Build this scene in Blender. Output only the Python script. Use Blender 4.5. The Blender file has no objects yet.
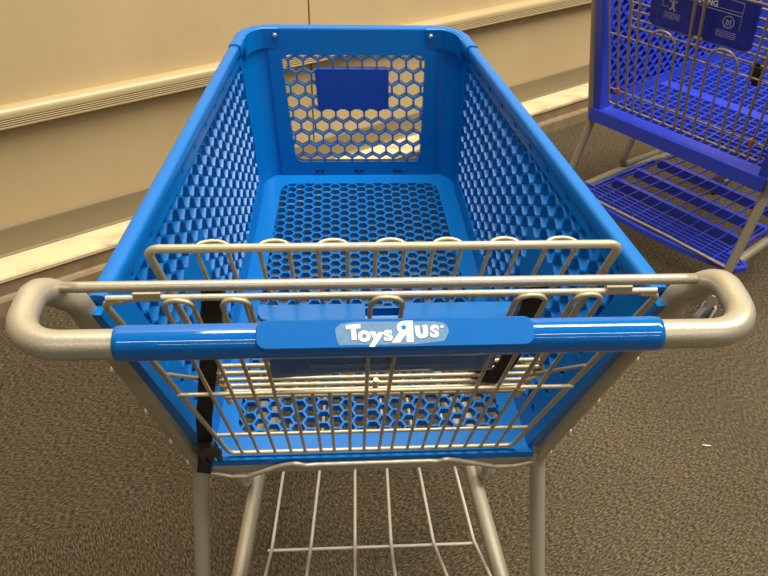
import bpy, bmesh, math, random
from mathutils import Vector, Matrix
from mathutils.geometry import tessellate_polygon
random.seed(4)
PI = math.pi
sc = bpy.context.scene
COL = sc.collection
V = Vector

# ------------------------------------------------------------------ materials
def new_mat(name):
    m = bpy.data.materials.new(name); m.use_nodes = True
    nt = m.node_tree
    return m, nt, nt.nodes['Principled BSDF'], nt.nodes, nt.links

def plain(name, col, rough=.4, metal=0., spec=.5, var=.06, nscale=30., bump=0., bscale=300., coat=0.):
    m, nt, b, N, L = new_mat(name)
    tc = N.new('ShaderNodeTexCoord')
    no = N.new('ShaderNodeTexNoise'); no.inputs['Scale'].default_value = nscale; no.inputs['Detail'].default_value = 4
    L.new(tc.outputs['Object'], no.inputs['Vector'])
    mx = N.new('ShaderNodeMix'); mx.data_type = 'RGBA'
    mx.inputs[6].default_value = tuple(c * (1 - var) for c in col) + (1,)
    mx.inputs[7].default_value = tuple(min(1, c * (1 + var)) for c in col) + (1,)
    L.new(no.outputs['Fac'], mx.inputs[0]); L.new(mx.outputs[2], b.inputs['Base Color'])
    b.inputs['Roughness'].default_value = rough; b.inputs['Metallic'].default_value = metal
    b.inputs['Specular IOR Level'].default_value = spec
    b.inputs['Coat Weight'].default_value = coat; b.inputs['Coat Roughness'].default_value = .08
    if bump:
        n2 = N.new('ShaderNodeTexNoise'); n2.inputs['Scale'].default_value = bscale; n2.inputs['Detail'].default_value = 2
        L.new(tc.outputs['Object'], n2.inputs['Vector'])
        bp = N.new('ShaderNodeBump'); bp.inputs['Strength'].default_value = bump; bp.inputs['Distance'].default_value = .001
        L.new(n2.outputs['Fac'], bp.inputs['Height']); L.new(bp.outputs['Normal'], b.inputs['Normal'])
    return m

M = {}
M['blue'] = plain('bright_blue_plastic', (.000, .132, .47), .30, spec=.38, var=.05, nscale=9, bump=.08, bscale=60)
M['blue_grip'] = plain('glossy_blue_grip', (.000, .112, .43), .06, spec=.75, var=.03, nscale=12)
M['blue_panel'] = plain('blue_seat_panel_plastic', (.000, .130, .46), .24, var=.04, nscale=12)
M['purple_blue'] = plain('violet_blue_plastic', (.028, .052, .50), .28, var=.06, nscale=9, bump=.08, bscale=60)
M['sleeve'] = plain('blue_sleeve_plastic', (.000, .112, .42), .3, spec=.4, var=.04, nscale=40)
M['label_blue'] = plain('deep_blue_label', (.000, .045, .34), .35)
M['navy_sign'] = plain('deep_blue_sign_plastic', (.012, .028, .40), .3, var=.04)
M['silver'] = plain('hammered_silver_paint', (.44, .40, .31), .36, metal=.45, var=.13, nscale=420, bump=.25, bscale=420)
M['wire'] = plain('silver_wire_paint', (.48, .415, .285), .36, metal=.40, var=.10, nscale=300, bump=.15, bscale=300)
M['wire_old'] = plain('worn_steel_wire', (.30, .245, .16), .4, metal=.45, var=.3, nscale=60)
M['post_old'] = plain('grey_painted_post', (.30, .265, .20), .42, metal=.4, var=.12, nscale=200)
M['rack_wire'] = plain('pale_rack_wire', (.60, .56, .47), .4, metal=.1, var=.08)
M['white_ink'] = plain('white_ink', (.90, .90, .88), .5, var=.02)
M['faint_ink'] = plain('faded_pale_ink', (.33, .42, .62), .5, var=.2, nscale=200)
M['sign_ink'] = plain('pale_sign_ink', (.45, .47, .66), .5, var=.2, nscale=200)
M['worn'] = plain('worn_blue_grey_patch', (.095, .21, .38), .45, var=.35, nscale=350)
M['black'] = plain('black_webbing', (.010, .009, .008), .75, var=.3, nscale=400, bump=.3, bscale=700)
M['black_plastic'] = plain('black_plastic', (.016, .013, .011), .35)
M['rubber'] = plain('grey_rubber', (.05, .05, .05), .6)
M['bolt'] = plain('bright_zinc', (.75, .72, .65), .25, metal=.7)
M['rust'] = plain('rusty_collar', (.30, .11, .035), .7, var=.4, nscale=300)
M['slot_shade'] = plain('painted_slot_shade', (.001, .02, .12), .6)
M['scrap'] = plain('pale_lint', (.75, .68, .52), .7)

def wall_mat():
    m, nt, b, N, L = new_mat('tan_painted_wall')
    tc = N.new('ShaderNodeTexCoord')
    n1 = N.new('ShaderNodeTexNoise'); n1.inputs['Scale'].default_value = 2.2; n1.inputs['Detail'].default_value = 6; n1.inputs['Roughness'].default_value = .65
    mp = N.new('ShaderNodeMapping'); mp.inputs['Scale'].default_value = (1, 1, .5)
    L.new(tc.outputs['Object'], mp.inputs['Vector']); L.new(mp.outputs['Vector'], n1.inputs['Vector'])
    r = N.new('ShaderNodeValToRGB')
    r.color_ramp.elements[0].position = .3; r.color_ramp.elements[0].color = (.53, .40, .215, 1)
    r.color_ramp.elements[1].position = .7; r.color_ramp.elements[1].color = (.60, .46, .255, 1)
    L.new(n1.outputs['Fac'], r.inputs['Fac']); L.new(r.outputs['Color'], b.inputs['Base Color'])
    b.inputs['Roughness'].default_value = .55; b.inputs['Specular IOR Level'].default_value = .3
    n2 = N.new('ShaderNodeTexNoise'); n2.inputs['Scale'].default_value = 90
    L.new(tc.outputs['Object'], n2.inputs['Vector'])
    bp = N.new('ShaderNodeBump'); bp.inputs['Strength'].default_value = .08; bp.inputs['Distance'].default_value = .002
    L.new(n2.outputs['Fac'], bp.inputs['Height']); L.new(bp.outputs['Normal'], b.inputs['Normal'])
    return m
M['wall'] = wall_mat()
M['rail'] = plain('cream_vinyl_rail', (.47, .37, .205), .26, var=.05, nscale=8)
M['base'] = plain('taupe_vinyl_baseboard', (.26, .205, .12), .4, var=.06, nscale=5)
M['seam'] = plain('dark_seam', (.14, .075, .03), .7)
M['ceiling'] = plain('off_white_ceiling', (.72, .68, .58), .8)

def curb_mat():
    m, nt, b, N, L = new_mat('scuffed_cream_curb')
    tc = N.new('ShaderNodeTexCoord')
    n1 = N.new('ShaderNodeTexNoise'); n1.inputs['Scale'].default_value = 14; n1.inputs['Detail'].default_value = 8; n1.inputs['Roughness'].default_value = .7
    mp = N.new('ShaderNodeMapping'); mp.inputs['Scale'].default_value = (.35, 1, 1.2)
    L.new(tc.outputs['Object'], mp.inputs['Vector']); L.new(mp.outputs['Vector'], n1.inputs['Vector'])
    r = N.new('ShaderNodeValToRGB')
    e = r.color_ramp.elements
    e[0].position = .29; e[0].color = (.36, .27, .15, 1)
    e[1].position = .50; e[1].color = (.74, .60, .36, 1)
    L.new(n1.outputs['Fac'], r.inputs['Fac']); L.new(r.outputs['Color'], b.inputs['Base Color'])
    b.inputs['Roughness'].default_value = .5
    return m
M['curb'] = curb_mat()
M['curb_low'] = plain('brown_curb_foot', (.26, .185, .10), .6, var=.35, nscale=25)

def carpet_mat():
    m, nt, b, N, L = new_mat('brown_flecked_carpet_tile')
    tc = N.new('ShaderNodeTexCoord')
    # tile grid turned so that one joint runs under the right of the cart
    mp0 = N.new('ShaderNodeMapping'); mp0.inputs['Location'].default_value = (-.83, -1.338, 0)
    mp1 = N.new('ShaderNodeMapping'); mp1.vector_type = 'POINT'; mp1.inputs['Rotation'].default_value = (0, 0, math.radians(63.4))
    L.new(tc.outputs['Object'], mp0.inputs['Vector']); L.new(mp0.outputs['Vector'], mp1.inputs['Vector'])
    sx = N.new('ShaderNodeSeparateXYZ'); L.new(mp1.outputs['Vector'], sx.inputs['Vector'])
    def mth(op, a, bb=None, v=None):
        n = N.new('ShaderNodeMath'); n.operation = op
        L.new(a, n.inputs[0])
        if bb is not None: L.new(bb, n.inputs[1])
        if v is not None: n.inputs[1].default_value = v
        return n.outputs[0]
    T = .92
    fy = mth('FLOOR', mth('DIVIDE', sx.outputs['Y'], v=T)); fx = mth('FLOOR', mth('DIVIDE', mth('ADD', sx.outputs['X'], v=.35), v=T))
    par = mth('ABSOLUTE', mth('MODULO', mth('ADD', fx, fy), v=2.0))
    def streak(scx, scy, rot):
        mp = N.new('ShaderNodeMapping'); mp.inputs['Scale'].default_value = (scx, scy, 1); mp.inputs['Rotation'].default_value = (0, 0, rot)
        L.new(mp1.outputs['Vector'], mp.inputs['Vector'])
        n = N.new('ShaderNodeTexNoise'); n.inputs['Scale'].default_value = 1; n.inputs['Detail'].default_value = 2.5; n.inputs['Roughness'].default_value = .55
        L.new(mp.outputs['Vector'], n.inputs['Vector'])
        return n.outputs['Fac']
    s1 = streak(95, 290, .12); s2 = streak(290, 95, .12)
    mx = N.new('ShaderNodeMix'); mx.data_type = 'FLOAT'
    L.new(par, mx.inputs[0]); L.new(s1, mx.inputs[2]); L.new(s2, mx.inputs[3])
    big = N.new('ShaderNodeTexNoise'); big.inputs['Scale'].default_value = 2.5; big.inputs['Detail'].default_value = 5
    L.new(tc.outputs['Object'], big.inputs['Vector'])
    r = N.new('ShaderNodeValToRGB'); e = r.color_ramp.elements
    e[0].position = .34; e[0].color = (.030, .024, .015, 1)
    e[1].position = .68; e[1].color = (.185, .148, .092, 1)
    k = e.new(.50); k.color = (.084, .066, .040, 1)
    L.new(mx.outputs[0], r.inputs['Fac'])
    m2 = N.new('ShaderNodeMix'); m2.data_type = 'RGBA'; m2.blend_type = 'MULTIPLY'; m2.inputs[0].default_value = .5
    r2 = N.new('ShaderNodeValToRGB'); r2.color_ramp.elements[0].position = .3; r2.color_ramp.elements[0].color = (.6, .58, .55, 1); r2.color_ramp.elements[1].position = .7
    L.new(big.outputs['Fac'], r2.inputs['Fac'])
    L.new(r.outputs['Color'], m2.inputs[6]); L.new(r2.outputs['Color'], m2.inputs[7]); L.new(m2.outputs[2], b.inputs['Base Color'])
    b.inputs['Roughness'].default_value = .95; b.inputs['Specular IOR Level'].default_value = .15
    bp = N.new('ShaderNodeBump'); bp.inputs['Strength'].default_value = .6; bp.inputs['Distance'].default_value = .004
    L.new(mx.outputs[0], bp.inputs['Height']); L.new(bp.outputs['Normal'], b.inputs['Normal'])
    return m
M['carpet'] = carpet_mat()

# ------------------------------------------------------------------ mesh helpers
def fillet(pts, r, n=6):
    pts = [V(p) for p in pts]; out = [pts[0]]
    for i in range(1, len(pts) - 1):
        a, b, c = pts[i - 1], pts[i], pts[i + 1]
        u, v = (a - b), (c - b); lu, lv = u.length, v.length; u.normalize(); v.normalize()
        rr = r[i] if isinstance(r, (list, tuple)) else r
        ang = u.angle(v)
        if ang > PI - .02 or rr <= 0: out.append(b); continue
        d = min(rr / math.tan(ang / 2), lu * .49, lv * .49); R = d * math.tan(ang / 2)
        bis = (u + v).normalized(); cen = b + bis * (R / math.sin(ang / 2))
        p0, p1 = b + u * d, b + v * d
        w0, w1 = (p0 - cen), (p1 - cen)
        e1 = w0.normalized(); th = w0.angle(w1); e2 = (w1 - e1 * w1.dot(e1)).normalized()
        for k in range(n + 1): out.append(cen + (e1 * math.cos(th * k / n) + e2 * math.sin(th * k / n)) * R)
    out.append(pts[-1])
    return out

def rpoly(pts, r, n=5):
    """2D polygon with rounded corners"""
    out = []; N = len(pts)
    for i in range(N):
        a, b, c = V(pts[i - 1]).to_3d(), V(pts[i]).to_3d(), V(pts[(i + 1) % N]).to_3d()
        f = fillet([a, b, c], r, n)[1:-1]
        out += [(p.x, p.y) for p in f]
    return out

def inside(p, poly):
    x, y = p; c = False; n = len(poly)
    for i in range(n):
        x1, y1 = poly[i]; x2, y2 = poly[i - 1]
        if (y1 > y) != (y2 > y) and x < (x2 - x1) * (y - y1) / (y2 - y1) + x1: c = not c
    return c

def grow(poly, d):
    n = len(poly); cx = sum(p[0] for p in poly) / n; cy = sum(p[1] for p in poly) / n; o = []
    for x, y in poly:
        v = V((x - cx, y - cy)); o.append((x + v.normalized().x * d * 1.25, y + v.normalized().y * d * 1.25))
    return o

class MB:
    def __init__(s): s.v = []; s.f = []
    def add(s, vs, fs):
        o = len(s.v); s.v += [V(p) for p in vs]; s.f += [tuple(i + o for i in f) for f in fs]
    def tube(s, path, r, n=12, cap=True, closed=False):
        P = [V(p) for p in path]; m = len(P); vs = []
        T = []
        for i in range(m):
            if closed: t = P[(i + 1) % m] - P[i - 1]
            else: t = P[min(i + 1, m - 1)] - P[max(i - 1, 0)]
            T.append(t.normalized())
        up = V((0, 0, 1)) if abs(T[0].z) < .9 else V((0, 1, 0))
        nrm = (up - T[0] * up.dot(T[0])).normalized()
        for i in range(m):
            if i:
                q = T[i - 1].rotation_difference(T[i]); nrm = q @ nrm
                nrm = (nrm - T[i] * nrm.dot(T[i])).normalized()
            b = T[i].cross(nrm)
            rr = r[i] if isinstance(r, (list, tuple)) else r
            for k in range(n):
                a = 2 * PI * k / n
                vs.append(P[i] + (nrm * math.cos(a) + b * math.sin(a)) * rr)
        fs = []
        for i in range(m if closed else m - 1):
            j = (i + 1) % m
            for k in range(n):
                l = (k + 1) % n
                fs.append((i * n + k, i * n + l, j * n + l, j * n + k))
        if cap and not closed:
            fs.append(tuple(range(n - 1, -1, -1))); fs.append(tuple((m - 1) * n + k for k in range(n)))
        s.add(vs, fs)
    def box(s, c, size, rot=None):
        x, y, z = (q / 2 for q in size); R = rot or Matrix.Identity(3); c = V(c)
        vs = [c + R @ V((a * x, b * y, d * z)) for a in (-1, 1) for b in (-1, 1) for d in (-1, 1)]
        s.add(vs, [(0, 1, 3, 2), (4, 6, 7, 5), (0, 4, 5, 1), (2, 3, 7, 6), (0, 2, 6, 4), (1, 5, 7, 3)])
    def sheet(s, outline, holes, mp, t):
        """plate with holes; outline/holes lists of (u,v); mp(u,v,n) to 3D; thickness t"""
        loops = [outline] + list(holes); flat = [p for l in loops for p in l]; k = len(flat)
        tris = tessellate_polygon([[V((p[0], p[1], 0)) for p in l] for l in loops])
        vs = [mp(u, v, t / 2) for u, v in flat] + [mp(u, v, -t / 2) for u, v in flat]
        fs = [tuple(f) for f in tris] + [tuple(i + k for i in reversed(f)) for f in tris]
        o = 0
        for l in loops:
            n = len(l)
            for i in range(n):
                j = (i + 1) % n
                fs.append((o + i, o + j, o + j + k, o + i + k))
            o += n
        s.add(vs, fs)
    def cells(s, cells, mp, t, w, draft=0.):
        """cells: (polygon, open?) ; web of width w, depth t"""
        for poly, op in cells:
            n = len(poly); cx = sum(p[0] for p in poly) / n; cy = sum(p[1] for p in poly) / n
            vs = [mp(u, v, t / 2) for u, v in poly] + [mp(u, v, -t / 2) for u, v in poly]
            if not op:
                s.add(vs, [tuple(range(n)), tuple(range(2 * n - 1, n - 1, -1))]); continue
            rad = min(math.hypot((poly[i][0] + poly[i - 1][0]) / 2 - cx, (poly[i][1] + poly[i - 1][1]) / 2 - cy) for i in range(n))
            k1 = 1 - (w / 2) / rad; k2 = 1 - (w / 2 + draft) / rad
            vs += [mp(cx + (u - cx) * k1, cy + (v - cy) * k1, t / 2) for u, v in poly]
            vs += [mp(cx + (u - cx) * k2, cy + (v - cy) * k2, -t / 2) for u, v in poly]
            fs = []
            for i in range(n):
                j = (i + 1) % n
                fs += [(i, j, 2 * n + j, 2 * n + i), (n + j, n + i, 3 * n + i, 3 * n + j), (2 * n + i, 2 * n + j, 3 * n + j, 3 * n + i)]
            s.add(vs, fs)
    def prism(s, poly, mp, t): s.sheet(poly, [], mp, t)
    def build(s, name, mat, parent=None, off=(0, 0, 0), smooth=True, angle=40, bevel=0., seg=2):
        me = bpy.data.meshes.new(name); off = V(off)
        me.from_pydata([tuple(p - off) for p in s.v], [], s.f)
        bm = bmesh.new(); bm.from_mesh(me); bmesh.ops.recalc_face_normals(bm, faces=bm.faces[:]); bm.to_mesh(me); bm.free()
        if smooth:
            for p in me.polygons: p.use_smooth = True
            me.set_sharp_from_angle(angle=math.radians(angle))
        me.materials.append(mat); me.update()
        o = bpy.data.objects.new(name, me); COL.objects.link(o)
        if parent is not None: o.parent = parent
        if bevel:
            b = o.modifiers.new('bevel', 'BEVEL'); b.width = bevel; b.segments = seg; b.limit_method = 'ANGLE'; b.angle_limit = math.radians(40)
        return o

def hexcells(poly, s_flat, pointy, solid=None, org=(0, 0)):
    """regular hexagons, flat-to-flat s_flat, covering poly plus a margin"""
    p = s_flat; R = p / math.sqrt(3); out = []
    xs = [q[0] for q in poly]; ys = [q[1] for q in poly]; big = grow(poly, R * .9)
    dx, dy = (p, 1.5 * R) if pointy else (1.5 * R, p)
    a0 = PI / 6 if pointy else 0
    i0, i1 = int((min(xs) - org[0]) / dx) - 3, int((max(xs) - org[0]) / dx) + 3
    j0, j1 = int((min(ys) - org[1]) / dy) - 3, int((max(ys) - org[1]) / dy) + 3
    for i in range(i0, i1 + 1):
        for j in range(j0, j1 + 1):
            if pointy: c = (org[0] + (i + .5 * (j % 2)) * dx, org[1] + j * dy)
            else: c = (org[0] + i * dx, org[1] + (j + .5 * (i % 2)) * dy)
            if not inside(c, big): continue
            hp = [(c[0] + R * math.cos(a0 + k * PI / 3), c[1] + R * math.sin(a0 + k * PI / 3)) for k in range(6)]
            out.append((hp, not (solid and solid(c))))
    return out

def empty(name, loc, rz, label, cat, group=None):
    o = bpy.data.objects.new(name, None); COL.objects.link(o)
    o.location = loc; o.rotation_euler = (0, 0, rz); o.empty_display_size = .1
    o['label'] = label; o['category'] = cat
    if group: o['group'] = group
    return o

def text_mesh(name, body, size, mat, parent, matrix, bold=0., extrude=.0002, align='CENTER', off=(0, 0, 0), spacing=1.):
    cu = bpy.data.curves.new(name, 'FONT'); cu.body = body; cu.size = size; cu.align_x = align; cu.align_y = 'CENTER'
    cu.offset = bold; cu.extrude = extrude; cu.resolution_u = 6; cu.space_character = spacing
    t = bpy.data.objects.new(name + '_curve', cu); COL.objects.link(t)
    dg = bpy.context.evaluated_depsgraph_get(); dg.update()
    me = bpy.data.meshes.new_from_object(t.evaluated_get(dg))
    bpy.data.objects.remove(t); bpy.data.curves.remove(cu)
    me.name = name; me.transform(Matrix.Translation(-V(off)) @ matrix)
    me.materials.clear(); me.materials.append(mat)
    o = bpy.data.objects.new(name, me); COL.objects.link(o); o.parent = parent
    return o

def frame_matrix(origin, xdir, ydir):
    x = V(xdir).normalized(); z = x.cross(V(ydir)).normalized(); y = z.cross(x)
    m = Matrix((x, y, z)).transposed().to_4x4(); m.translation = V(origin)
    return m

def bolt(parent, p, nrm, r=.006, h=.003, off=(0, 0, 0), mat='bolt', name='bolt'):
    m = MB(); p = V(p); nrm = V(nrm).normalized()
    m.tube([p - nrm * .002, p + nrm * h * .6, p + nrm * h], [r, r, r * .55], 10)
    return m.build(name, M[mat], parent, off)

def caster(parent, p, off, wheel_r=.06):
    """swivel caster under point p (top of the fork)"""
    p = V(p); z = wheel_r; c = V((p.x, p.y - .035, z))
    m = MB()
    m.tube([p + V((0, 0, .02)), p - V((0, 0, .02))], .016, 12)
    for s in (-1, 1):
        m.tube(fillet([p + V((s * .008, 0, -.016)), p + V((s * .019, -.004, -.022)), c + V((s * .019, 0, 0))], .008, 4), .0045, 8)
    m.tube([c + V((-.024, 0, 0)), c + V((.024, 0, 0))], .005, 8)
    fk = m.build('caster', M['silver'], parent, off)
    w = MB(); R = wheel_r
    prof = [(-.012, R * .6), (-.013, R * .9), (-.009, R), (.009, R), (.013, R * .9), (.012, R * .6)]
    n = 24; vs = []; fs = []
    for x, r in prof:
        for k in range(n):
            a = 2 * PI * k / n; vs.append(c + V((x, r * math.cos(a), r * math.sin(a))))
    for i in range(len(prof) - 1):
        for k in range(n):
            l = (k + 1) % n; fs.append((i * n + k, i * n + l, (i + 1) * n + l, (i + 1) * n + k))
    fs += [tuple(range(n)), tuple((len(prof) - 1) * n + k for k in range(n))]
    w.add(vs, fs)
    w.build('wheel', M['rubber'], fk, off)
    return fk

# ------------------------------------------------------------------ the setting
A = math.radians(33.02)
WX = V((math.cos(A), math.sin(A), 0)); WN = V((-math.sin(A), math.cos(A), 0))
CAM = V((-.0438912, 0, 1.4226071))
DW = WN.dot(V((CAM.x, 0, 0))) + 2.184
def wp(s, off, z): return WX * s + WN * (DW - off) + V((0, 0, z))

def struct(mb, name, mat, **k):
    o = mb.build(name, M[mat], **k); o['kind'] = 'structure'; return o

m = MB()
m.add([(-8, -6, 0), (12, -6, 0), (12, 12, 0), (-8, 12, 0)], [(0, 1, 2, 3)])
# floor is clipped at the wall line below
bmv = [wp(-7, -.05, 0), wp(9, -.05, 0), wp(9, 9, 0), wp(-7, 9, 0)]
m = MB(); m.add(bmv, [(0, 1, 2, 3)]); struct(m, 'floor', 'carpet', smooth=False)
CH = 4.5
m = MB(); m.add([wp(-7, -.05, CH), wp(9, -.05, CH), wp(9, 9, CH), wp(-7, 9, CH)], [(3, 2, 1, 0)]); struct(m, 'ceiling', 'ceiling', smooth=False)
m = MB()
rw = Matrix((WX, WN, V((0, 0, 1)))).transposed()
m.box(wp(1, -.05, CH / 2), (16, .10, CH), rw); struct(m, 'wall_back', 'wall', smooth=False)
m = MB(); m.box(wp(1.258, .001, CH / 2), (.004, .003, CH), rw); struct(m, 'trim_1', 'seam', smooth=False)

def extrude_profile(prof, s0, s1):
    """prof: list of (off,z) closed"""
    m = MB(); n = len(prof)
    vs = [wp(s0, o, z) for o, z in prof] + [wp(s1, o, z) for o, z in prof]
    fs = [(i, (i + 1) % n, n + (i + 1) % n, n + i) for i in range(n)] + [tuple(range(n)), tuple(range(2 * n - 1, n - 1, -1))]
    m.add(vs, fs); return m
# bumper rail: rounded nose over ribbed lower face
prof = [(0, .604), (.022, .605)]
for k in range(9):
    a = PI / 2 - k / 8 * PI * .5
    prof.append((.026 + .018 * math.cos(a), .588 + .017 * math.sin(a)))
z = .579
for k in range(4):
    prof += [(.044, z), (.041, z - .0014), (.041, z - .0034), (.044, z - .0048)]; z -= .0064
prof += [(.044, .551), (.038, .547), (0, .547)]
struct(extrude_profile(prof, -6.5, 8.5), 'trim_2', 'rail', angle=30)
struct(extrude_profile([(0, .229), (.004, .228), (.006, .224), (.006, .140), (.010, .134), (.010, .125), (0, .125)], -6.5, 8.5), 'baseboard_back', 'base', smooth=False)
struct(extrude_profile([(0, .131), (.100, .128), (.110, .125), (.114, .119), (.114, .108), (0, .108)], -6.5, 8.5), 'trim_3', 'curb', angle=25)
struct(extrude_profile([(0, .109), (.108, .109), (.110, .060), (.122, .056), (.128, .048), (.131, 0), (0, 0)], -6.5, 8.5), 'trim_4', 'curb_low', angle=25)

# ------------------------------------------------------------------ MAIN CART
OFF = (0, 1.05, 0)
cart = empty('shopping_cart', OFF, 0, 'bright blue shopping cart with honeycomb basket and blue grip handle, front and centre', 'shopping cart', None)
def cl(x): return max(0., min(1.1, x))
def B(mb, name, mat, parent=None, skew=False, **k):
    if skew:                                                            # the old basket leans a little to the left at its front top
        for p in mb.v: p.x -= .014 * cl((p.y - .6) / .95) * cl((p.z - .6) / .34)
    return mb.build(name, M[mat], parent or cart, OFF, **k)

def gp(x, z, o=0.): return V((x, .545 + (1.0 - z) * .421 + o, z))      # leaning plane of the rear gate

# --- side panels
RB, RT, FT, FB = (.262, .745, .528), (.297, .562, .968), (.2475, 1.515, .932), (.236, 1.480, .598)
import itertools
def solve_bilin():
    rows = []
    for p in (RT, FT, FB):
        dy, dz = p[1] - RB[1], p[2] - RB[2]
        rows.append([dy, dz, dy * dz, p[0] - RB[0]])
    Mx = Matrix([r[:3] for r in rows]); return Mx.inverted() @ V([r[3] for r in rows])
ka, kb, kc = solve_bilin()
def side_x(y, z):
    dy, dz = y - RB[1], z - RB[2]; return RB[0] + ka * dy + kb * dz + kc * dy * dz
def side_map(s):
    return lambda u, v, n: V((s * (side_x(u, v) - n), u, v))           # +n is the inner face
def yz(p): return (p[1], p[2])
def bottom_z(y): return RB[2] + (FB[2] - RB[2]) * (y - RB[1]) / (FB[1] - RB[1])
outline = [yz(RB), yz(FB), yz(FT), yz(RT)]
window = rpoly([(.800, .580), (1.455, .640), (1.478, .904), (.634, .940)], .02, 4)
for s in (-1, 1):
    m = MB()
    holes = []
    for k in range(10):                                                 # row of small slots under the rim
        yy = .66 + k * .088; zz = .9495 - (yy - .6) * .0345
        holes.append([(yy - .010, zz - .0032), (yy + .004, zz - .0032), (yy + .010, zz + .0032), (yy - .004, zz + .0032)])
    for k in range(5):                                                  # slots beside the post
        zz = .60 + k * .065; yy = .545 + (1 - zz) * .421 + .050
        holes.append([(yy - .006, zz - .006), (yy + .006, zz - .006), (yy + .006, zz + .006), (yy - .006, zz + .006)])
    m.sheet(outline, [window] + holes, side_map(s), .0172)
    def solid(c): return .815 < c[0] < .935 and .735 < c[1] < .825
    m.cells(hexcells(window, .0345, True, solid, (.02, .006)), side_map(s), .016, .0038, .0022)
    B(m, 'side_panel', 'blue', skew=True, angle=25)

# --- basket floor
def floor_z(y): return .526 + (y - .745) * .093
def floor_map(u, v, n): return V((u, v, floor_z(v) + n))
FO = [(-.262, .738), (.262, .738), (.238, 1.50), (.20, 1.548), (-.20, 1.548), (-.238, 1.50)]
FW = rpoly([(-.222, .780), (.222, .780), (.186, 1.505), (-.186, 1.505)], .03, 5)
m = MB(); m.sheet(FO, [FW], floor_map, .0115)
m.cells(hexcells(FW, .0238, False, None, (.003, .004)), floor_map, .0110, .0036, .0006)
m.box((0, .733, .5275), (.522, .008, .013))                              # turned down rear lip
B(m, 'basket_floor', 'blue', angle=25)

# --- front panel with rounded corners
def W_h(h): return .236 + (.2475 - .236) * h
def Yf(h): return 1.548 + (1.578 - 1.548) * h
def front_map(u, v, n):
    h = (v - .60) / .345; return V((u, Yf(h) - n, v))
PW = rpoly([(-.150, .640), (.150, .640), (.162, .892), (-.162, .892)], .018, 5)
FPO = [(-.186, .596), (.186, .596), (.191, .947), (-.191, .947)]
m = MB(); m.sheet(FPO, [PW], front_map, .0152)
m.box((0, 1.588, .9455), (.38, .026, .005))
def lab(c): return abs(c[0] + .006) < .075 and .775 < c[1] < .86
m.cells(hexcells(PW, .0333, True, None, (.002, .005)), front_map, .014, .0036, .0006)
# corner columns
for s in (-1, 1):
    n = 10; hs = [0, .25, .5, .75, 1.0]; vs = []; fs = []
    for h in hs:
        z = .596 + .349 * h; x0, y0 = .186 + .005 * h, Yf(h)
        x1 = W_h(h) ; y1 = Yf(h) - .066
        for k in range(n + 1):
            a = k / n * PI / 2
            for t in (-.005, .005):
                vs.append((s * (x0 + (x1 - x0 + t) * math.sin(a)), y1 + (y0 - y1 + t) * math.cos(a), z))
    st = 2 * (n + 1)
    for i in range(len(hs) - 1):
        for k in range(n):
            a = i * st + 2 * k; b = a + st
            fs += [(a, a + 2, b + 2, b), (a + 1, b + 1, b + 3, a + 3)]
    m.add(vs, fs)
fp = B(m, 'front_panel', 'blue', skew=True, angle=30)
m = MB(); m.prism(rpoly([(-.088, .770), (.076, .770), (.078, .862), (-.090, .862)], .006, 4), lambda u, v, n: front_map(u, v, n + .001), .018)
B(m, 'label_plate', 'label_blue', fp, skew=True, angle=30)
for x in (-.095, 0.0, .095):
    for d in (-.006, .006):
        m = MB(); m.box((x + d, Yf(0.05) - .0082, .617), (.009, .002, .007)); B(m, 'drain_slot_shade', 'slot_shade', fp, smooth=False)  # solid dark boxes, their colour stands in for the shade inside drain slots

# --- rolled rim
def rim_path():
    L = [V((-.2935, .580, .967)), V((-.242, 1.500, .935))]
    n = 8; x0, y0, y1 = .186, 1.580, 1.512
    for k in range(1, n): a = PI / 2 - k / n * PI / 2; L.append(V((-(x0 + (.242 - x0) * math.sin(a)), y1 + (y0 - y1) * math.cos(a), .935 + .002 * k / n)))
    return L
L = rim_path()
def oval_sweep(m, path, ru, rv, n=12):
    """ru sideways, rv vertical half sizes; path mostly horizontal"""
    vs = []; fs = []; k = len(path)
    for i, p in enumerate(path):
        t = (path[min(i + 1, k - 1)] - path[max(i - 1, 0)]); t.z = 0; t.normalize(); sd = V((t.y, -t.x, 0))
        for j in range(n):
            a = 2 * PI * j / n; c, s_ = math.cos(a), math.sin(a)
            e = .6
            vs.append(p + sd * ru * math.copysign(abs(c) ** e, c) + V((0, 0, 1)) * rv * math.copysign(abs(s_) ** e, s_))
    for i in range(k - 1):
        for j in range(n): l = (j + 1) % n; fs.append((i * n + j, i * n + l, (i + 1) * n + l, (i + 1) * n + j))
    fs += [tuple(range(n)), tuple((k - 1) * n + j for j in range(n))]
    m.add(vs, fs)
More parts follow.
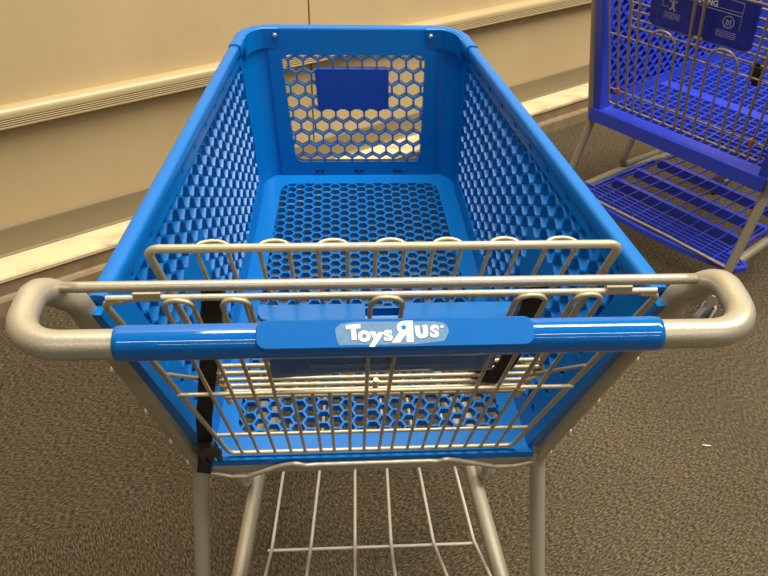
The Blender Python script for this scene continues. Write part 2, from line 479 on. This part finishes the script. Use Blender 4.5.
for s in (-1, 1):
    m = MB(); oval_sweep(m, [V((p.x * -s + s * .002, p.y, p.z)) for p in L[:3]], .0108, .0125, 16)
    B(m, 'rim', 'blue', skew=True, angle=50)
    m = MB(); path = [V((p.x * -s, p.y, p.z)) for p in L[1:]]
    path = [V((.2455 * s, 1.452, .937))] + path + [V((s * .163, 1.5805, .936))]
    oval_sweep(m, path, .0130, .0150, 16)
    # skirt of the cap hanging inside the corner
    vs = []; fs = []; pp = path[1:]
    for i, p in enumerate(pp):
        tg = pp[min(i + 1, len(pp) - 1)] - pp[max(i - 1, 0)]; tg.z = 0; tg.normalize(); d = V((tg.y, -tg.x, 0))
        if d.dot(V((0, 1.2, 0)) - V((p.x, p.y, 0))) > 0: d = -d
        for dz in (.012, -.030): vs.append(p - d * .0132 + V((0, 0, dz)))
        for dz in (-.030, .012): vs.append(p - d * .0040 + V((0, 0, dz)))
    for i in range(len(pp) - 1):
        for j in range(4): l = (j + 1) % 4; fs.append((4 * i + j, 4 * i + l, 4 * i + 4 + l, 4 * i + 4 + j))
    fs += [(0, 1, 2, 3), tuple(4 * (len(pp) - 1) + j for j in range(4))]
    m.add(vs, fs)
    cap = B(m, 'corner_cap', 'blue', skew=True, angle=50)
    bolt(cap, (s * .172 - .013, 1.5672, .935), (0, -1, .1), .0048, .004, OFF, name='rivet')

# --- frame: one bent tube from grip end to leg on each side, joined under the grip
TR = .0132
for s in (-1, 1):
    pts = [(s * .225, .458, 1.020), (s * .324, .458, 1.020), (s * .330, .540, 1.022), (s * .309, .563, .985), (s * .282, .763, .487), (s * .292, .655, .265), (s * .294, .605, .135)]
    m = MB(); m.tube(fillet(pts, [0, .045, .036, .03, .05, .05, 0], 8), TR, 16)
    fr = B(m, 'handle_tube', 'silver', angle=60)
    for t in (.30, .55, .78, .97):
        p = V(pts[3]).lerp(V(pts[4]), t); bolt(fr, p + V((s * TR * .9, -TR * .3, .003)), (s, -.5, .4), .0055, .007, OFF)
# grip and sleeve
m = MB(); gy, gz = .458, 1.021
xs = [-.2375, -.2365, -.232, .231, .2355, .2365]; rs = [.0130, .0150, .0155, .0155, .0150, .0130]
m.tube([(x, gy, gz) for x in xs], rs, 32)
grip = B(m, 'handle_grip', 'blue_grip', angle=60)
E_ = math.radians(57)
nf = V((0, -math.cos(E_), math.sin(E_))); up = V((0, math.sin(E_), math.cos(E_)))
C0 = V((.0010, gy, gz))
def sleeve_map(u, v, n): return C0 + V((u, 0, 0)) + up * v + nf * n
m = MB(); HW, HH = .1185, .0130
face = rpoly([(-HW, -HH), (HW, -HH), (HW, HH), (-HW, HH)], .009, 6)
lo = [(x * 1.012, y * 1.10) for x, y in face]
n = len(face)
vs = [sleeve_map(x * .992, y * .93, .0175) for x, y in face] + [sleeve_map(x, y, .0163) for x, y in face] + [sleeve_map(x, y * 1.06, 0) for x, y in face] + [sleeve_map(x, y, -.0155) for x, y in face]
fs = [tuple(range(n))] + [(r * n + i, r * n + (i + 1) % n, (r + 1) * n + (i + 1) % n, (r + 1) * n + i) for r in range(3) for i in range(n)] + [tuple(range(4 * n - 1, 3 * n - 1, -1))]
m.add(vs, fs)
sl = B(m, 'handle_sleeve', 'sleeve', angle=35)
# worn patch and lettering
pts2 = [(x + .0009 * math.sin(900 * x + 300 * y), y + .0006 * math.sin(700 * x)) for x, y in rpoly([(a - .0062, b) for a, b in [(-.0445, -.0102), (.022, -.0100), (.048, -.0088), (.051, .0060), (.040, .0098), (-.030, .0100), (-.0450, .0086)]], .006, 6)]
m = MB(); m.sheet(pts2, [], lambda u, v, n: sleeve_map(u, v, .01755 + n), .0002); B(m, 'worn_patch', 'worn', sl, smooth=False)
LET = [('T', -.0311, .0000, .0166, .0011, 4, 1.05), ('o', -.0222, -.0016, .0178, .0007, 0, 1.05), ('y', -.0118, -.0028, .0165, .0010, -6, 1.15), ('s', -.0021, -.0012, .0182, .0005, 3, 1.15),
       ('U', .0266, -.0004, .0130, .0012, 5, 1.05), ('S', .0374, -.0002, .0140, .0006, -4, 1.12)]
LX = -.0052
for ch, x, y, size, bold, tilt, wd in LET:
    mm = frame_matrix(sleeve_map(x + LX, y, .0179), (1, 0, 0), up) @ Matrix.Rotation(math.radians(tilt), 4, 'Z') @ Matrix.Diagonal((wd, 1, 1, 1))
    text_mesh('letter', ch, size, M['white_ink'], sl, mm, bold, .0003, off=OFF)
mm = frame_matrix(sleeve_map(.0117 + LX, -.0004, .0179), (1, 0, 0), up) @ Matrix.Diagonal((-1.12, 1, 1, 1))
text_mesh('letter', 'R', .0236, M['white_ink'], sl, mm, .0014, .0003, off=OFF)
def ell(cx, cy, rx, ry, n=20): return [(cx + rx * math.cos(2 * PI * k / n), cy + ry * math.sin(2 * PI * k / n)) for k in range(n)]
m = MB(); m.sheet(ell(.0118 + LX, .0042, .0056, .0042), [], lambda u, v, n: sleeve_map(u, v, .0179 + n), .0005); B(m, 'letter', 'white_ink', sl, smooth=False)
m = MB(); m.sheet([(.0114 + LX + (.0032 if k % 2 == 0 else .0014) * math.sin(k * PI / 5), .0043 + (.0032 if k % 2 == 0 else .0014) * math.cos(k * PI / 5)) for k in range(10)], [], lambda u, v, n: sleeve_map(u, v, .01835 + n), .0003); B(m, 'star_mark', 'blue', sl, smooth=False)
m = MB(); m.sheet(ell(.0440 + LX, .0044, .0012, .0012, 12), [], lambda u, v, n: sleeve_map(u, v, .0179 + n), .0004); B(m, 'letter', 'white_ink', sl, smooth=False)

# --- crossbar and gate hinge rod
m = MB(); m.tube(fillet([(-.309, .548, 1.014), (-.292, .535, 1.0235), (.290, .535, 1.0235), (.307, .548, 1.014)], .012, 5), .0053, 14)
B(m, 'crossbar', 'silver', angle=60)
m = MB(); m.tube([(-.272, .546, 1.001), (.272, .546, 1.001)], .0036, 12)
for x in (-.232, .232): m.box((x, .546, 1.006), (.026, .008, .006))
B(m, 'hinge_rod', 'silver', angle=60)

# --- rear gate
def wire(parent, name, path, r, mat='wire', n=8): m = MB(); m.tube(path, r, n); return B(m, name, mat, parent, angle=60)
m = MB()
m.tube(fillet([gp(-.255, .999), gp(-.276, .997), gp(-.2265, .541), gp(.2265, .541), gp(.276, .997), gp(.255, .999)], .012, 5), .0036, 10)
gate = B(m, 'rear_gate', 'wire', angle=60)
for z in (.778, .616):
    x = .2265 + (.278 - .2265) * (z - .541) / .459
    o_ = -.004 if z > .7 else .003
    wire(gate, 'cross_wire', [gp(-x, z, o_), gp(x, z, o_)], .0029)
def loop(xl, xr, bl, br, top=1.0):                                     # two uprights bent from one wire
    r = (xr - xl) / 2
    wire(gate, 'upright_wire', fillet([gp(bl, .543, -.003), gp(xl, top + .003, -.005), gp(xr, top + .003, -.005), gp(br, .543, -.003)], r * .98, 6), .0026)
loop(-.218, -.190, -.205, -.180); loop(-.162, -.135, -.154, -.129); loop(-.017, .0155, -.014, .010)
loop(.128, .160, .123, .147); loop(.188, .216, .173, .198)
for x in (-.107, -.082, -.061, -.036, .030, .055, .079, .101): wire(gate, 'upright_wire', [gp(x, .543, -.003), gp(x * 1.03, .778, -.003)], .0026)

# --- folded child seat: back, wire bottom and blue flap
def sp(x, z, o=0.): return V((x, .590 + (1.0 - z) * .421 + o, z))
m = MB()
m.tube(fillet([sp(-.212, .660), sp(-.215, .755), sp(-.2335, 1.040), sp(.2360, 1.040), sp(.222, .760), sp(.219, .660)], [0, .1, .012, .012, .1, 0], 5), .0044, 10)
sb = B(m, 'seat_back', 'wire', angle=60)
ux = [-.188, -.157, -.126, -.097, -.068, -.0385, -.010, .019, .048, .0765, .106, .135, .164, .195]
for i in range(7):
    a, b = ux[2 * i], ux[2 * i + 1]; c = (a + b) / 2; r = (b - a) / 2
    top = [V((a, 0, 0)), V((a, 0, .0)), V((b, 0, 0)), V((b, 0, 0))]
    z0 = 1.036
    pts = [sp(a * .93, .66, .004), sp(a, z0 - .006, .006)]
    for k in range(9):
        t = PI - PI * k / 8; pts.append(sp(c + r * 1.0 * math.cos(t), z0 - .002, .008) + V((0, .008 * math.sin(t), .002 * math.sin(t))))
    pts += [sp(b, z0 - .006, .006), sp(b * .93, .66, .004)]
    wire(sb, 'upright_wire', pts, .0024)
for z, w in ((.938, .192),): wire(sb, 'cross_wire', [sp(-w, z, .008), sp(w, z, .008)], .0024)
for s in (-1, 1):                                                       # stubs to the gate, coiled pivots
    wire(sb, 'pivot_stub', [gp(s * .2565, .826, .004), sp(s * .2165, .757, -.012)], .0026)
    pts = [sp(s * .2165 + .0, .757) + V((.013 * math.cos(a), 0, .013 * math.sin(a))) + V((0, -.012 + .0035 * a / PI, 0)) for a in [k * PI / 7 for k in range(36)]]
    wire(sb, 'pivot_coil', pts, .0026)
zz = (.806, .785, .765, .746, .727, .709)
m = MB(); m.tube([sp(-.205, .812, -.012), sp(-.205, .702, -.012), sp(.207, .702, -.012), sp(.207, .812, -.012)], .0028, 8)
sbt = B(m, 'seat_bottom', 'wire', angle=60)
wire(sbt, 'stop_pin', [sp(-.002, .765, -.022), sp(-.002, .716, -.022)], .0036)
for k, z in enumerate(zz):
    wire(sbt, 'cross_wire', [sp(-.207 - .004 * (k % 2), z, -.016), sp(.209 + .004 * (k % 2), z, -.016)], .0033)
# blue flap with warning print
def fl(u, v, n): return sp(u, v + .040, -.034) + V((0, -.92 * n, -.39 * n))    # +n faces the handle
x0, x1 = -.134, .141
poly = [(x0, .756), (-.062, .7535), (-.056, .768), (.062, .768), (.068, .7535), (x1, .762), (x1 - .004, .912), (x0 + .004, .912)]
poly[0] = (x0, .762); poly[1] = (-.062, .769); poly[2] = (-.056, .776); poly[3] = (.062, .780); poly[4] = (.068, .773); poly[5] = (x1, .777)
poly[6] = (x1 - .004, .903); poly[7] = (x0 + .004, .903)
m = MB(); m.prism(rpoly(poly, .004, 3), fl, .006)
def shelf(u, v, n): return sp(0, .944, -.034) + V((u, v, n - .003 + v * .10))
for a, b in ((x0 - .002, -.020), (.018, x1 + .001)):
    sh = [(a, -.006), (b, -.006), (b, .030), (a, .030)]
    q = rpoly(sh, .0035, 3) if False else None
    c = .016
    pl = [(a + (0 if a > 0 else .0), -.006), (b, -.006), (b, .030), (a, .030)]
    if a < 0: pl = [(a + .018, -.003), (b, -.003), (b, .022), (a, .022), (a, .010), (a + .005, .001)]
    else: pl = [(a, -.003), (b - .018, -.003), (b - .005, .001), (b, .010), (b, .022), (a, .022)]
    m.sheet(pl, [], shelf, .006)
m.box(shelf(-.001, .0195, -.028), (.042, .004, .056))
flap = B(m, 'seat_flap', 'blue_panel', angle=35, bevel=.0012)
fm = lambda u, v: frame_matrix(fl(u, v, .0034), (1, 0, 0), V((0, -.39, .92)))
text_mesh('warning_text', 'WARNING', .015, M['faint_ink'], flap, fm(.012, .897), .0002, off=OFF)
m = MB(); m.sheet([(-.060, .890), (-.044, .890), (-.052, .904)], [[(-.0565, .8922), (-.052, .900), (-.0475, .8922)]], lambda u, v, n: fl(u, v, .0034 + n), .0004)
for a, b, z in ((-.10, -.072, .899), (.075, .112, .899), (-.10, .112, .886), (-.085, .015, .792), (.022, .095, .792)):
    m.sheet([(a, z - .0006), (b, z - .0006), (b, z + .0006), (a, z + .0006)], [], lambda u, v, n: fl(u, v, .0034 + n), .0004)
for k in range(38):
    a = -.085 + k * .0026 + random.random() * .001
    m.sheet([(a, .7955), (a + .0018, .7955), (a + .0018, .7985), (a, .7985)], [], lambda u, v, n: fl(u, v, .0034 + n), .0004)
B(m, 'warning_print', 'faint_ink', flap, smooth=False)

# --- black lap straps
def ribbon(m, path, w, t, side=V((1, 0, 0))):
    vs = []; fs = []; k = len(path)
    for i, p in enumerate(path):
        p = V(p); tg = (V(path[min(i + 1, k - 1)]) - V(path[max(i - 1, 0)])).normalized(); sd = (side - tg * side.dot(tg)).normalized(); nn = sd.cross(tg)
        for a, b in ((-1, -1), (1, -1), (1, 1), (-1, 1)): vs.append(p + sd * a * w / 2 + nn * b * t / 2)
    for i in range(k - 1):
        for j in range(4): l = (j + 1) % 4; fs.append((4 * i + j, 4 * i + l, 4 * i + 4 + l, 4 * i + 4 + j))
    fs += [(0, 1, 2, 3), tuple(4 * (k - 1) + j for j in range(4))]
    m.add(vs, fs)
STRAP_L = [sp(-.178, .985, -.016), sp(-.185, .944, -.020), sp(-.198, .881, -.020), sp(-.215, .802, -.022), sp(-.242, .673, -.040), sp(-.262, .546, -.048), V((-.268, .724, .512))]
m = MB(); ribbon(m, fillet(STRAP_L, .05, 4), .022, .003)
stp = B(m, 'seat_strap', 'black', angle=50)
def bk(u, v, n): return sp(-.250, .585, -.058) + V((u * 1.0, 0, 0)) + V((0, -.39, .92)) * v * 1.3 + V((0, -.92, -.39)) * n
m = MB()
m.prism(rpoly([(-.015, -.012), (.013, -.016), (.017, .014), (-.013, .020)], .004, 3), bk, .010)
m.prism(rpoly([(-.016, .010), (.012, .018), (.020, .032), (.012, .034), (-.012, .020)], .004, 3), lambda u, v, n: bk(u, v, n + .004), .009)
for x in (-.013, -.001, .011): m.prism(rpoly([(x - .003, -.038), (x + .004, -.038), (x + .005, -.010), (x - .004, -.010)], .002, 2), bk, .007)
m.prism(rpoly([(.013, -.012), (.019, -.010), (.020, .000), (.014, .0)], .002, 2), bk, .007)
B(m, 'buckle', 'black_plastic', stp, angle=40, bevel=.001)
m = MB(); ribbon(m, fillet([sp(.160, .985, -.018), sp(.164, .938, -.020), sp(.169, .867, -.020), sp(.166, .80, -.02), sp(.152, .746, -.02)], .05, 4), .024, .003)
stp = B(m, 'seat_strap', 'black', angle=50)
m = MB(); m.prism(rpoly([(.128, .738), (.172, .740), (.178, .792), (.132, .790)], .006, 3), lambda u, v, n: sp(u, v, -.004 + n), .014)
B(m, 'buckle', 'black_plastic', stp, angle=40, bevel=.001)

# --- rear cross plate, wavy spring rod
m = MB(); m.box((0, .738, .509), (.540, .010, .025))
B(m, 'rear_cross_plate', 'silver', smooth=False, bevel=.002)
pts = [(-.262, .730, 0.505), (-.225, .726, 0.498), (-.200, .724, 0.500), (-.150, .722, 0.524), (-.136, .720, 0.530), (-.122, .718, 0.535), (-.106, .720, 0.527), (-.09, .722, 0.526), (.09, .722, 0.527), (.104, .720, 0.528), (.118, .718, 0.535), (.134, .720, 0.529), (.20, .724, 0.506), (.232, .726, 0.504), (.262, .730, 0.508)]
m = MB(); m.tube(fillet(pts, .012, 4), .0040, 10); B(m, 'wavy_rod', 'silver', angle=60)

# --- undercarriage
for s in (-1, 1):
    m = MB(); m.tube(fillet([(s * .291, .612, .155), (s * .250, .655, .195), (s * .228, .975, .200), (s * .150, 1.47, .205), (s * .145, 1.49, .15)], .05, 6), .0160, 14)
    B(m, 'base_rail', 'silver', angle=60)
    m = MB(); m.tube(fillet([(s * .246, 1.00, floor_z(1.00) - .008), (s * .254, .905, .214), (s * .228, 1.16, .214)], [0, .036, 0], 8), .0145, 14)
    B(m, 'support_tube', 'silver', angle=60)
    m = MB(); m.tube(fillet([(s * .20, 1.50, floor_z(1.5) - .006), (s * .170, 1.42, .215)], .03, 6), .0125, 12); B(m, 'support_tube', 'silver', angle=60)
    caster(cart, (s * .294, .603, .135), OFF); caster(cart, (s * .145, 1.49, .135), OFF)
m = MB(); m.tube([(-.19, .7525, .245), (.197, .7525, .245)], .0030, 8)
rk = B(m, 'bottom_rack', 'rack_wire', angle=60)
wire(rk, 'rack_wire', [(-.150, 1.40, .226), (.155, 1.40, .226)], .0035, 'rack_wire'); wire(rk, 'rack_wire', [(-.235, .600, .303), (.245, .600, .303)], .0035, 'rack_wire')
for a, b, c in ((-.1705, -.182, -.1905), (-.0965, -.110, -.1165), (-.024, -.028, -.030), (.042, .0395, .0415), (.1085, .1195, .1315), (.183, .196, .209)):
    wire(rk, 'rack_wire', fillet([(a * .82, 1.405, .230), (a, .932, .250), (b, .755, .250), (b + (c * .98 - b) * 2.4, .600, .300)], .02, 4), .0031, 'rack_wire')

# ------------------------------------------------------------------ SECOND CART (turned, beside the wall)
X2 = V((.5658, -.8246, 0)); Y2 = V((.8246, .5658, 0))
base2 = V((.799, 2.191, 0)) + X2 * .31
cart2 = empty('shopping_cart', base2, math.atan2(Y2.y, Y2.x) - PI / 2, 'violet-blue shopping cart with wire rear gate and slatted blue bottom tray, parked along the wall', 'shopping cart', None)
def D(mb, name, mat, parent=None, **k): return mb.build(name, M[mat], parent or cart2, (0, 0, 0), **k)
def g2(x, z, o=0.): return V((x, .020 - (z - .5) * .2 + o, z))
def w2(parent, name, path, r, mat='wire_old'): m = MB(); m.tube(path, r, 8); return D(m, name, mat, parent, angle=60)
# posts bent into legs, with handle
for s in (-1, 1):
    pts = [(s * .20, -.185, 1.02), (s * .365, -.185, 1.02), (s * .372, -.10, 1.02), (s * .350, -.070, .96), (s * .312, .012, .46), (s * .318, -.068, .18), (s * .320, -.085, .135)]
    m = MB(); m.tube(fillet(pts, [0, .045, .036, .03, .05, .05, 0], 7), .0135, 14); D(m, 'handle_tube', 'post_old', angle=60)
    caster(cart2, (s * .320, -.090, .135), (0, 0, 0)); caster(cart2, (s * .16, .83, .135), (0, 0, 0))
m = MB(); m.tube([(-.25, -.185, 1.02), (.25, -.185, 1.02)], .0150, 20); D(m, 'handle_grip', 'purple_blue', angle=60)
m = MB(); m.tube([(-.352, -.078, .985), (.352, -.078, .985)], .0058, 12); D(m, 'crossbar', 'post_old', angle=60)
# basket
def z2(y): return .505 + y * .10
HX = lambda y: .302 - .055 * y
def fmap2(u, v, n): return V((u, v, z2(v) + n))
def rectcells(x0, x1, y0, y1, dx, dy):
    out = []; nx = max(1, round((x1 - x0) / dx)); ny = max(1, round((y1 - y0) / dy)); dx, dy = (x1 - x0) / nx, (y1 - y0) / ny
    for i in range(nx):
        for j in range(ny):
            a, b = x0 + i * dx, y0 + j * dy; out.append(([(a, b), (a + dx, b), (a + dx, b + dy), (a, b + dy)], True))
    return out
m = MB()
W1 = [(-.270, .045), (.270, .045), (.262, .300), (-.262, .300)]; W2 = [(-.262, .345), (.262, .345), (.248, .78), (-.248, .78)]
m.sheet([(-.308, -.004), (.308, -.004), (.262, .84), (-.262, .84)], [W1, W2], fmap2, .012)
m.cells(rectcells(-.272, .272, .043, .302, .030, .026), fmap2, .010, .0042, .0006)
m.cells(rectcells(-.264, .264, .343, .782, .030, .026), fmap2, .010, .0042, .0006)
m.box((0, -.006, .493), (.616, .018, .040))
D(m, 'basket_floor', 'purple_blue', angle=25)
# diamond lattice side walls
def smap2(s):
    return lambda u, v, n: V((s * (.290 - .050 * u + (v - .5) * .075 - n), u, v))
for s in (-1, 1):
    m = MB(); SO = [(0.0, .488), (.84, .575), (.86, .93), (-.085, .965)]; SW = [(.035, .545), (.79, .625), (.80, .885), (-.025, .915)]
    m.sheet(SO, [SW], smap2(s), .026)
    cs = []; a, b = .040, .040
    for i in range(-3, 22):
        for j in range(0, 26):
            c = (-.1 + i * a + (a / 2 if j % 2 else 0), .50 + j * b / 2)
            if inside(c, grow(SW, .014)): cs.append(([(c[0] + a / 2, c[1]), (c[0], c[1] + b / 2), (c[0] - a / 2, c[1]), (c[0], c[1] - b / 2)], True))
    m.cells(cs, smap2(s), .025, .0062, .0015)
    D(m, 'side_panel', 'purple_blue', angle=25)
m = MB(); f2 = lambda u, v, n: V((u, .845 + (v - .58) * .06 - n, v))
FWn = rpoly([(-.19, .64), (.19, .64), (.20, .86), (-.20, .86)], .02, 4)
m.sheet([(-.265, .578), (.265, .578), (.30, .945), (-.30, .945)], [FWn], f2, .010); m.cells(hexcells(FWn, .034, True), f2, .012, .004)
D(m, 'front_panel', 'purple_blue', angle=25)
m = MB(); oval_sweep(m, [V((-.352, -.080, .962)), V((-.305, .84, .935)), V((-.27, .872, .94)), V((.27, .872, .94)), V((.305, .84, .935)), V((.352, -.080, .962))], .013, .015, 12)
D(m, 'rim', 'purple_blue', angle=50)
# gate
m = MB(); m.tube(fillet([g2(-.305, .96), g2(-.259, .543), g2(.259, .543), g2(.305, .96)], .010, 4), .0034, 8); m.tube([g2(-.305, .96), g2(.305, .96)], .0034, 8)
gate2 = D(m, 'rear_gate', 'wire_old', angle=60)
for z in (.592, .768):
    x = .259 + (z - .543) * .11; w2(gate2, 'cross_wire', [g2(-x, z, .004), g2(x, z, .004)], .0028)
for s in (-1, 1):
    w2(gate2, 'upright_wire', [g2(s * .012, .545, -.003), g2(s * .0145, .96, -.003)], .0044)
    w2(gate2, 'upright_wire', fillet([g2(s * .051, .545, -.003), g2(s * .052, .822, -.003), g2(s * .140, .822, -.003), g2(s * .138, .545, -.003)], .043, 7), .0036)
    w2(gate2, 'upright_wire', [g2(s * .093, .545, -.003), g2(s * .096, .822, -.003)], .0033)
    w2(gate2, 'upright_wire', [g2(s * .166, .545, -.003), g2(s * .191, .96, -.003)], .0036)
    w2(gate2, 'upright_wire', [g2(s * .195, .545, -.003), g2(s * .221, .96, -.003)], .0044)
    w2(gate2, 'upright_wire', [g2(s * .226, .545, -.003), g2(s * .265, .96, -.003)], .0036)
    m = MB(); m.tube([g2(s * .2285, .582, -.004), g2(s * .2295, .603, -.004)], .0065, 10); D(m, 'rusty_collar', 'rust', gate2)
# folded seat with wire rungs and warning sign
m = MB()
for s in (-1, 1):
    m.tube([g2(s * .245, .785, .050), g2(s * .262, 1.01, .050)], .0042, 8); m.tube([g2(s * .178, .785, .050), g2(s * .186, 1.01, .050)], .0036, 8)
m.tube([g2(-.262, 1.01, .05), g2(.262, 1.01, .05)], .0042, 8)
seat2 = D(m, 'child_seat', 'wire_old', angle=60)
for k in range(9):
    z = .792 + k * .024; w = .2445 + (z - .785) * .075
    w2(seat2, 'cross_wire', [g2(-w, z, .044), g2(w, z, .044)], .0034)
def s2(u, v, n): return g2(u, v, .026) + V((0, -n, -.2 * n))
m = MB(); m.prism(rpoly([(-.166, .824), (.150, .824), (.152, .962), (-.168, .962)], .016, 5), s2, .006)
sign = D(m, 'warning_sign', 'navy_sign', angle=35)
fm2 = lambda u, v: frame_matrix(s2(u, v, .0034), (1, 0, 0), (0, -.2, 1))
text_mesh('warning_text', 'WARNING', .021, M['white_ink'], sign, fm2(-.014, .926), .0004)
ink = lambda u, v, n: s2(u, v, .0034 + n)
m = MB()
def bar(x0, z0, x1, z1, w=.0010):
    d = V((x1 - x0, z1 - z0)).normalized(); q = V((-d.y, d.x)) * w / 2
    m.sheet([(x0 + q.x, z0 + q.y), (x1 + q.x, z1 + q.y), (x1 - q.x, z1 - q.y), (x0 - q.x, z0 - q.y)], [], ink, .0004)
bar(-.128, .950, -.128, .885); bar(-.128, .885, -.108, .885); bar(.109, .944, .109, .873); bar(.048, .947, .109, .944); bar(-.070, .919, .109, .919); bar(-.02, .913, .109, .910, .0018); bar(-.128, .950, -.085, .950)
# running figure
for a in ((-.095, .902, -.095, .888, .008), (-.095, .900, -.108, .903, .0035), (-.095, .900, -.082, .904, .0035), (-.095, .889, -.104, .878, .0045), (-.095, .889, -.087, .877, .0045)): bar(*a)
m.sheet([(-.095 + .0042 * math.cos(k * PI / 5), .908 + .0042 * math.sin(k * PI / 5)) for k in range(10)], [], ink, .0004)
# circled figure
cc = (.075, .888)
m.sheet([(cc[0] + .0165 * math.cos(k * PI / 14), cc[1] + .0165 * math.sin(k * PI / 14)) for k in range(28)], [[(cc[0] + .0145 * math.cos(k * PI / 14), cc[1] + .0145 * math.sin(k * PI / 14)) for k in range(28)]], ink, .0004)
for a in ((-.006, -.010, -.006, .006), (-.006, .006, 0, .0), (0, 0, .006, .007), (.006, .007, .006, -.010), (0, -.010, 0, -.002)): bar(cc[0] + a[0], cc[1] + a[1], cc[0] + a[2], cc[1] + a[3], .0022)
m.sheet([(-.001 + .0032 * math.cos(k * PI / 3) - .002, .907 + .0032 * math.sin(k * PI / 3)) for k in range(6)], [], ink, .0004)
for r_ in range(4):
    x = -.120
    while x < -.070: l = .002 + random.random() * .006; bar(x, .870 - r_ * .005, min(x + l, -.068), .870 - r_ * .005, .0012); x += l + .0016
    x = .045
    while x < .100: l = .002 + random.random() * .006; bar(x, .862 - r_ * .005, min(x + l, .103), .862 - r_ * .005, .0012); x += l + .0016
D(m, 'warning_print', 'sign_ink', sign, smooth=False)
m = MB(); m.tube([g2(-.012, .822, .018), g2(.012, .822, .018)], .0065, 8); D(m, 'sign_clip', 'wire_old', seat2, angle=60)
m = MB(); ribbon(m, fillet([g2(.172, .80, .036), g2(.173, .77, .036), g2(.174, .735, .044)], .05, 4), .018, .003)
st2 = D(m, 'seat_strap', 'black', angle=50)
m = MB(); m.prism(rpoly([(.158, .750), (.186, .752), (.187, .792), (.159, .790)], .006, 3), lambda u, v, n: g2(u, v, .036 + n), .014); D(m, 'buckle', 'black_plastic', st2, angle=40, bevel=.001)

# undercarriage and tray
for s in (-1, 1):
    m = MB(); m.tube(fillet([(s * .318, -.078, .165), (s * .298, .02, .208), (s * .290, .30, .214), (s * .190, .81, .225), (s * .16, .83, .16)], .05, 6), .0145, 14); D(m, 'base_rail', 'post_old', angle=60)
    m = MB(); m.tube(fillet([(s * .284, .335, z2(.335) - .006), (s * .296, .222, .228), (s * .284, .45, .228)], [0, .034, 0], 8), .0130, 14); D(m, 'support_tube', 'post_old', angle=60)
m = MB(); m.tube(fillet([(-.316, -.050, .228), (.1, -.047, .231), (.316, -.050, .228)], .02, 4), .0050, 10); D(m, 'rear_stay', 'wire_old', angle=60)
ZT = .216
tm = lambda u, v, n: V((u, v, ZT + n))
def hx(y): return .345 - .16 * max(0, y) if y > .10 else .338 - .02 * max(0, y)
rear = [(.268, .040), (.325, .034), (.342, .012), (.325, -.025), (.24, -.050), (.10, -.066), (0, -.070), (-.10, -.066), (-.24, -.050), (-.325, -.025), (-.342, .012), (-.325, .034), (-.268, .040)]
out = rear + [(-.262, .60), (.262, .60)]
m = MB()
# outer band, dense rear grid, long fins and three deep slats
inn = [(x * .965 if abs(x) > .28 else x * .972, y * .9 + (.006 if y < .03 else -.004)) for x, y in rear] + [(-.255, .585), (.255, .585)]
m.sheet(out, [inn], tm, .016)
for k in range(7):
    y = -.048 + k * .021; w = .33 if y > -.02 else (.30 if y > -.03 else .22)
    m.box((0, y, ZT), (2 * min(w, .262 if y > .03 else 1), .0045, .012))
for y, h in ((.158, .036), (.288, .034), (.430, .034), (.575, .03)):
    w = .262 - (y - .075) * .02; m.box((0, y, ZT - h / 2 + .004), (2 * w, .020, h))
tray = D(m, 'bottom_tray', 'purple_blue', smooth=False)
for k in range(-6, 7):
    x = k * .050; m = MB(); y0 = -.066 + .02 * (x / .3) ** 2
    y1 = .585
    xe = x * .95
    if abs(x) > .26: y1 = .032; xe = x
    a = V((x, y0, ZT + .002)); b = V((xe, y1, ZT + .002)); d = b - a; an = math.atan2(d.y, d.x)
    m.box((a + b) / 2, (d.length, .0030, .007), Matrix.Rotation(an, 3, 'Z')); D(m, 'tray_fin', 'purple_blue', tray, smooth=False)

# ------------------------------------------------------------------ a shred of lint on the carpet
m = MB(); m.tube([(.895, 1.172, .0025), (.905, 1.168, .004), (.917, 1.168, .0025)], [.0012, .0022, .0012], 6)
o = m.build('lint_scrap', M['scrap']); o['label'] = 'tiny pale shred of lint on the carpet right of the bright blue cart'; o['category'] = 'lint'

# ------------------------------------------------------------------ light: long fluorescent strips on the store ceiling
def strip(name, loc, sx, sy, rz, power, col=(1, .93, .80)):
    ld = bpy.data.lights.new(name, 'AREA'); ld.shape = 'RECTANGLE'; ld.size = sx; ld.size_y = sy; ld.energy = power; ld.color = col
    lo = bpy.data.objects.new(name, ld); COL.objects.link(lo); lo.location = loc; lo.rotation_euler = (0, 0, rz)
    return lo
LZ = 4.45
strip('ceiling_strip_light', (2.25, 1.36, LZ), 6.7, 1.0, 0, 520)
strip('ceiling_strip_light', (1.0, -2.6, LZ), 8.0, .16, 0, 120)
strip('ceiling_strip_light', (1.0, -6.4, LZ), 8.0, .16, 0, 110)
w = bpy.data.worlds.new('store_ambience'); sc.world = w; w.use_nodes = True
bg = w.node_tree.nodes['Background']; bg.inputs['Color'].default_value = (1.0, .93, .82, 1); bg.inputs['Strength'].default_value = .09

# ------------------------------------------------------------------ camera
F_, P_, R_, Y_ = 700.182, .6467166, .0300377, .0736229
f = V((math.sin(Y_) * math.cos(P_), math.cos(Y_) * math.cos(P_), -math.sin(P_)))
r0 = V((math.cos(Y_), -math.sin(Y_), 0)); u0 = r0.cross(f)
r1 = r0 * math.cos(R_) + u0 * math.sin(R_); u1 = -r0 * math.sin(R_) + u0 * math.cos(R_)
cam = bpy.data.cameras.new('camera'); cam.sensor_fit = 'HORIZONTAL'; cam.sensor_width = 36; cam.lens = F_ / 768 * 36; cam.clip_start = .05
co = bpy.data.objects.new('camera', cam); COL.objects.link(co)
mt = Matrix((r1, u1, -f)).transposed().to_4x4(); mt.translation = CAM; co.matrix_world = mt
sc.camera = co
sc.view_settings.view_transform = 'Standard'; sc.view_settings.look = 'None'; sc.view_settings.gamma = 1; sc.view_settings.exposure = 0
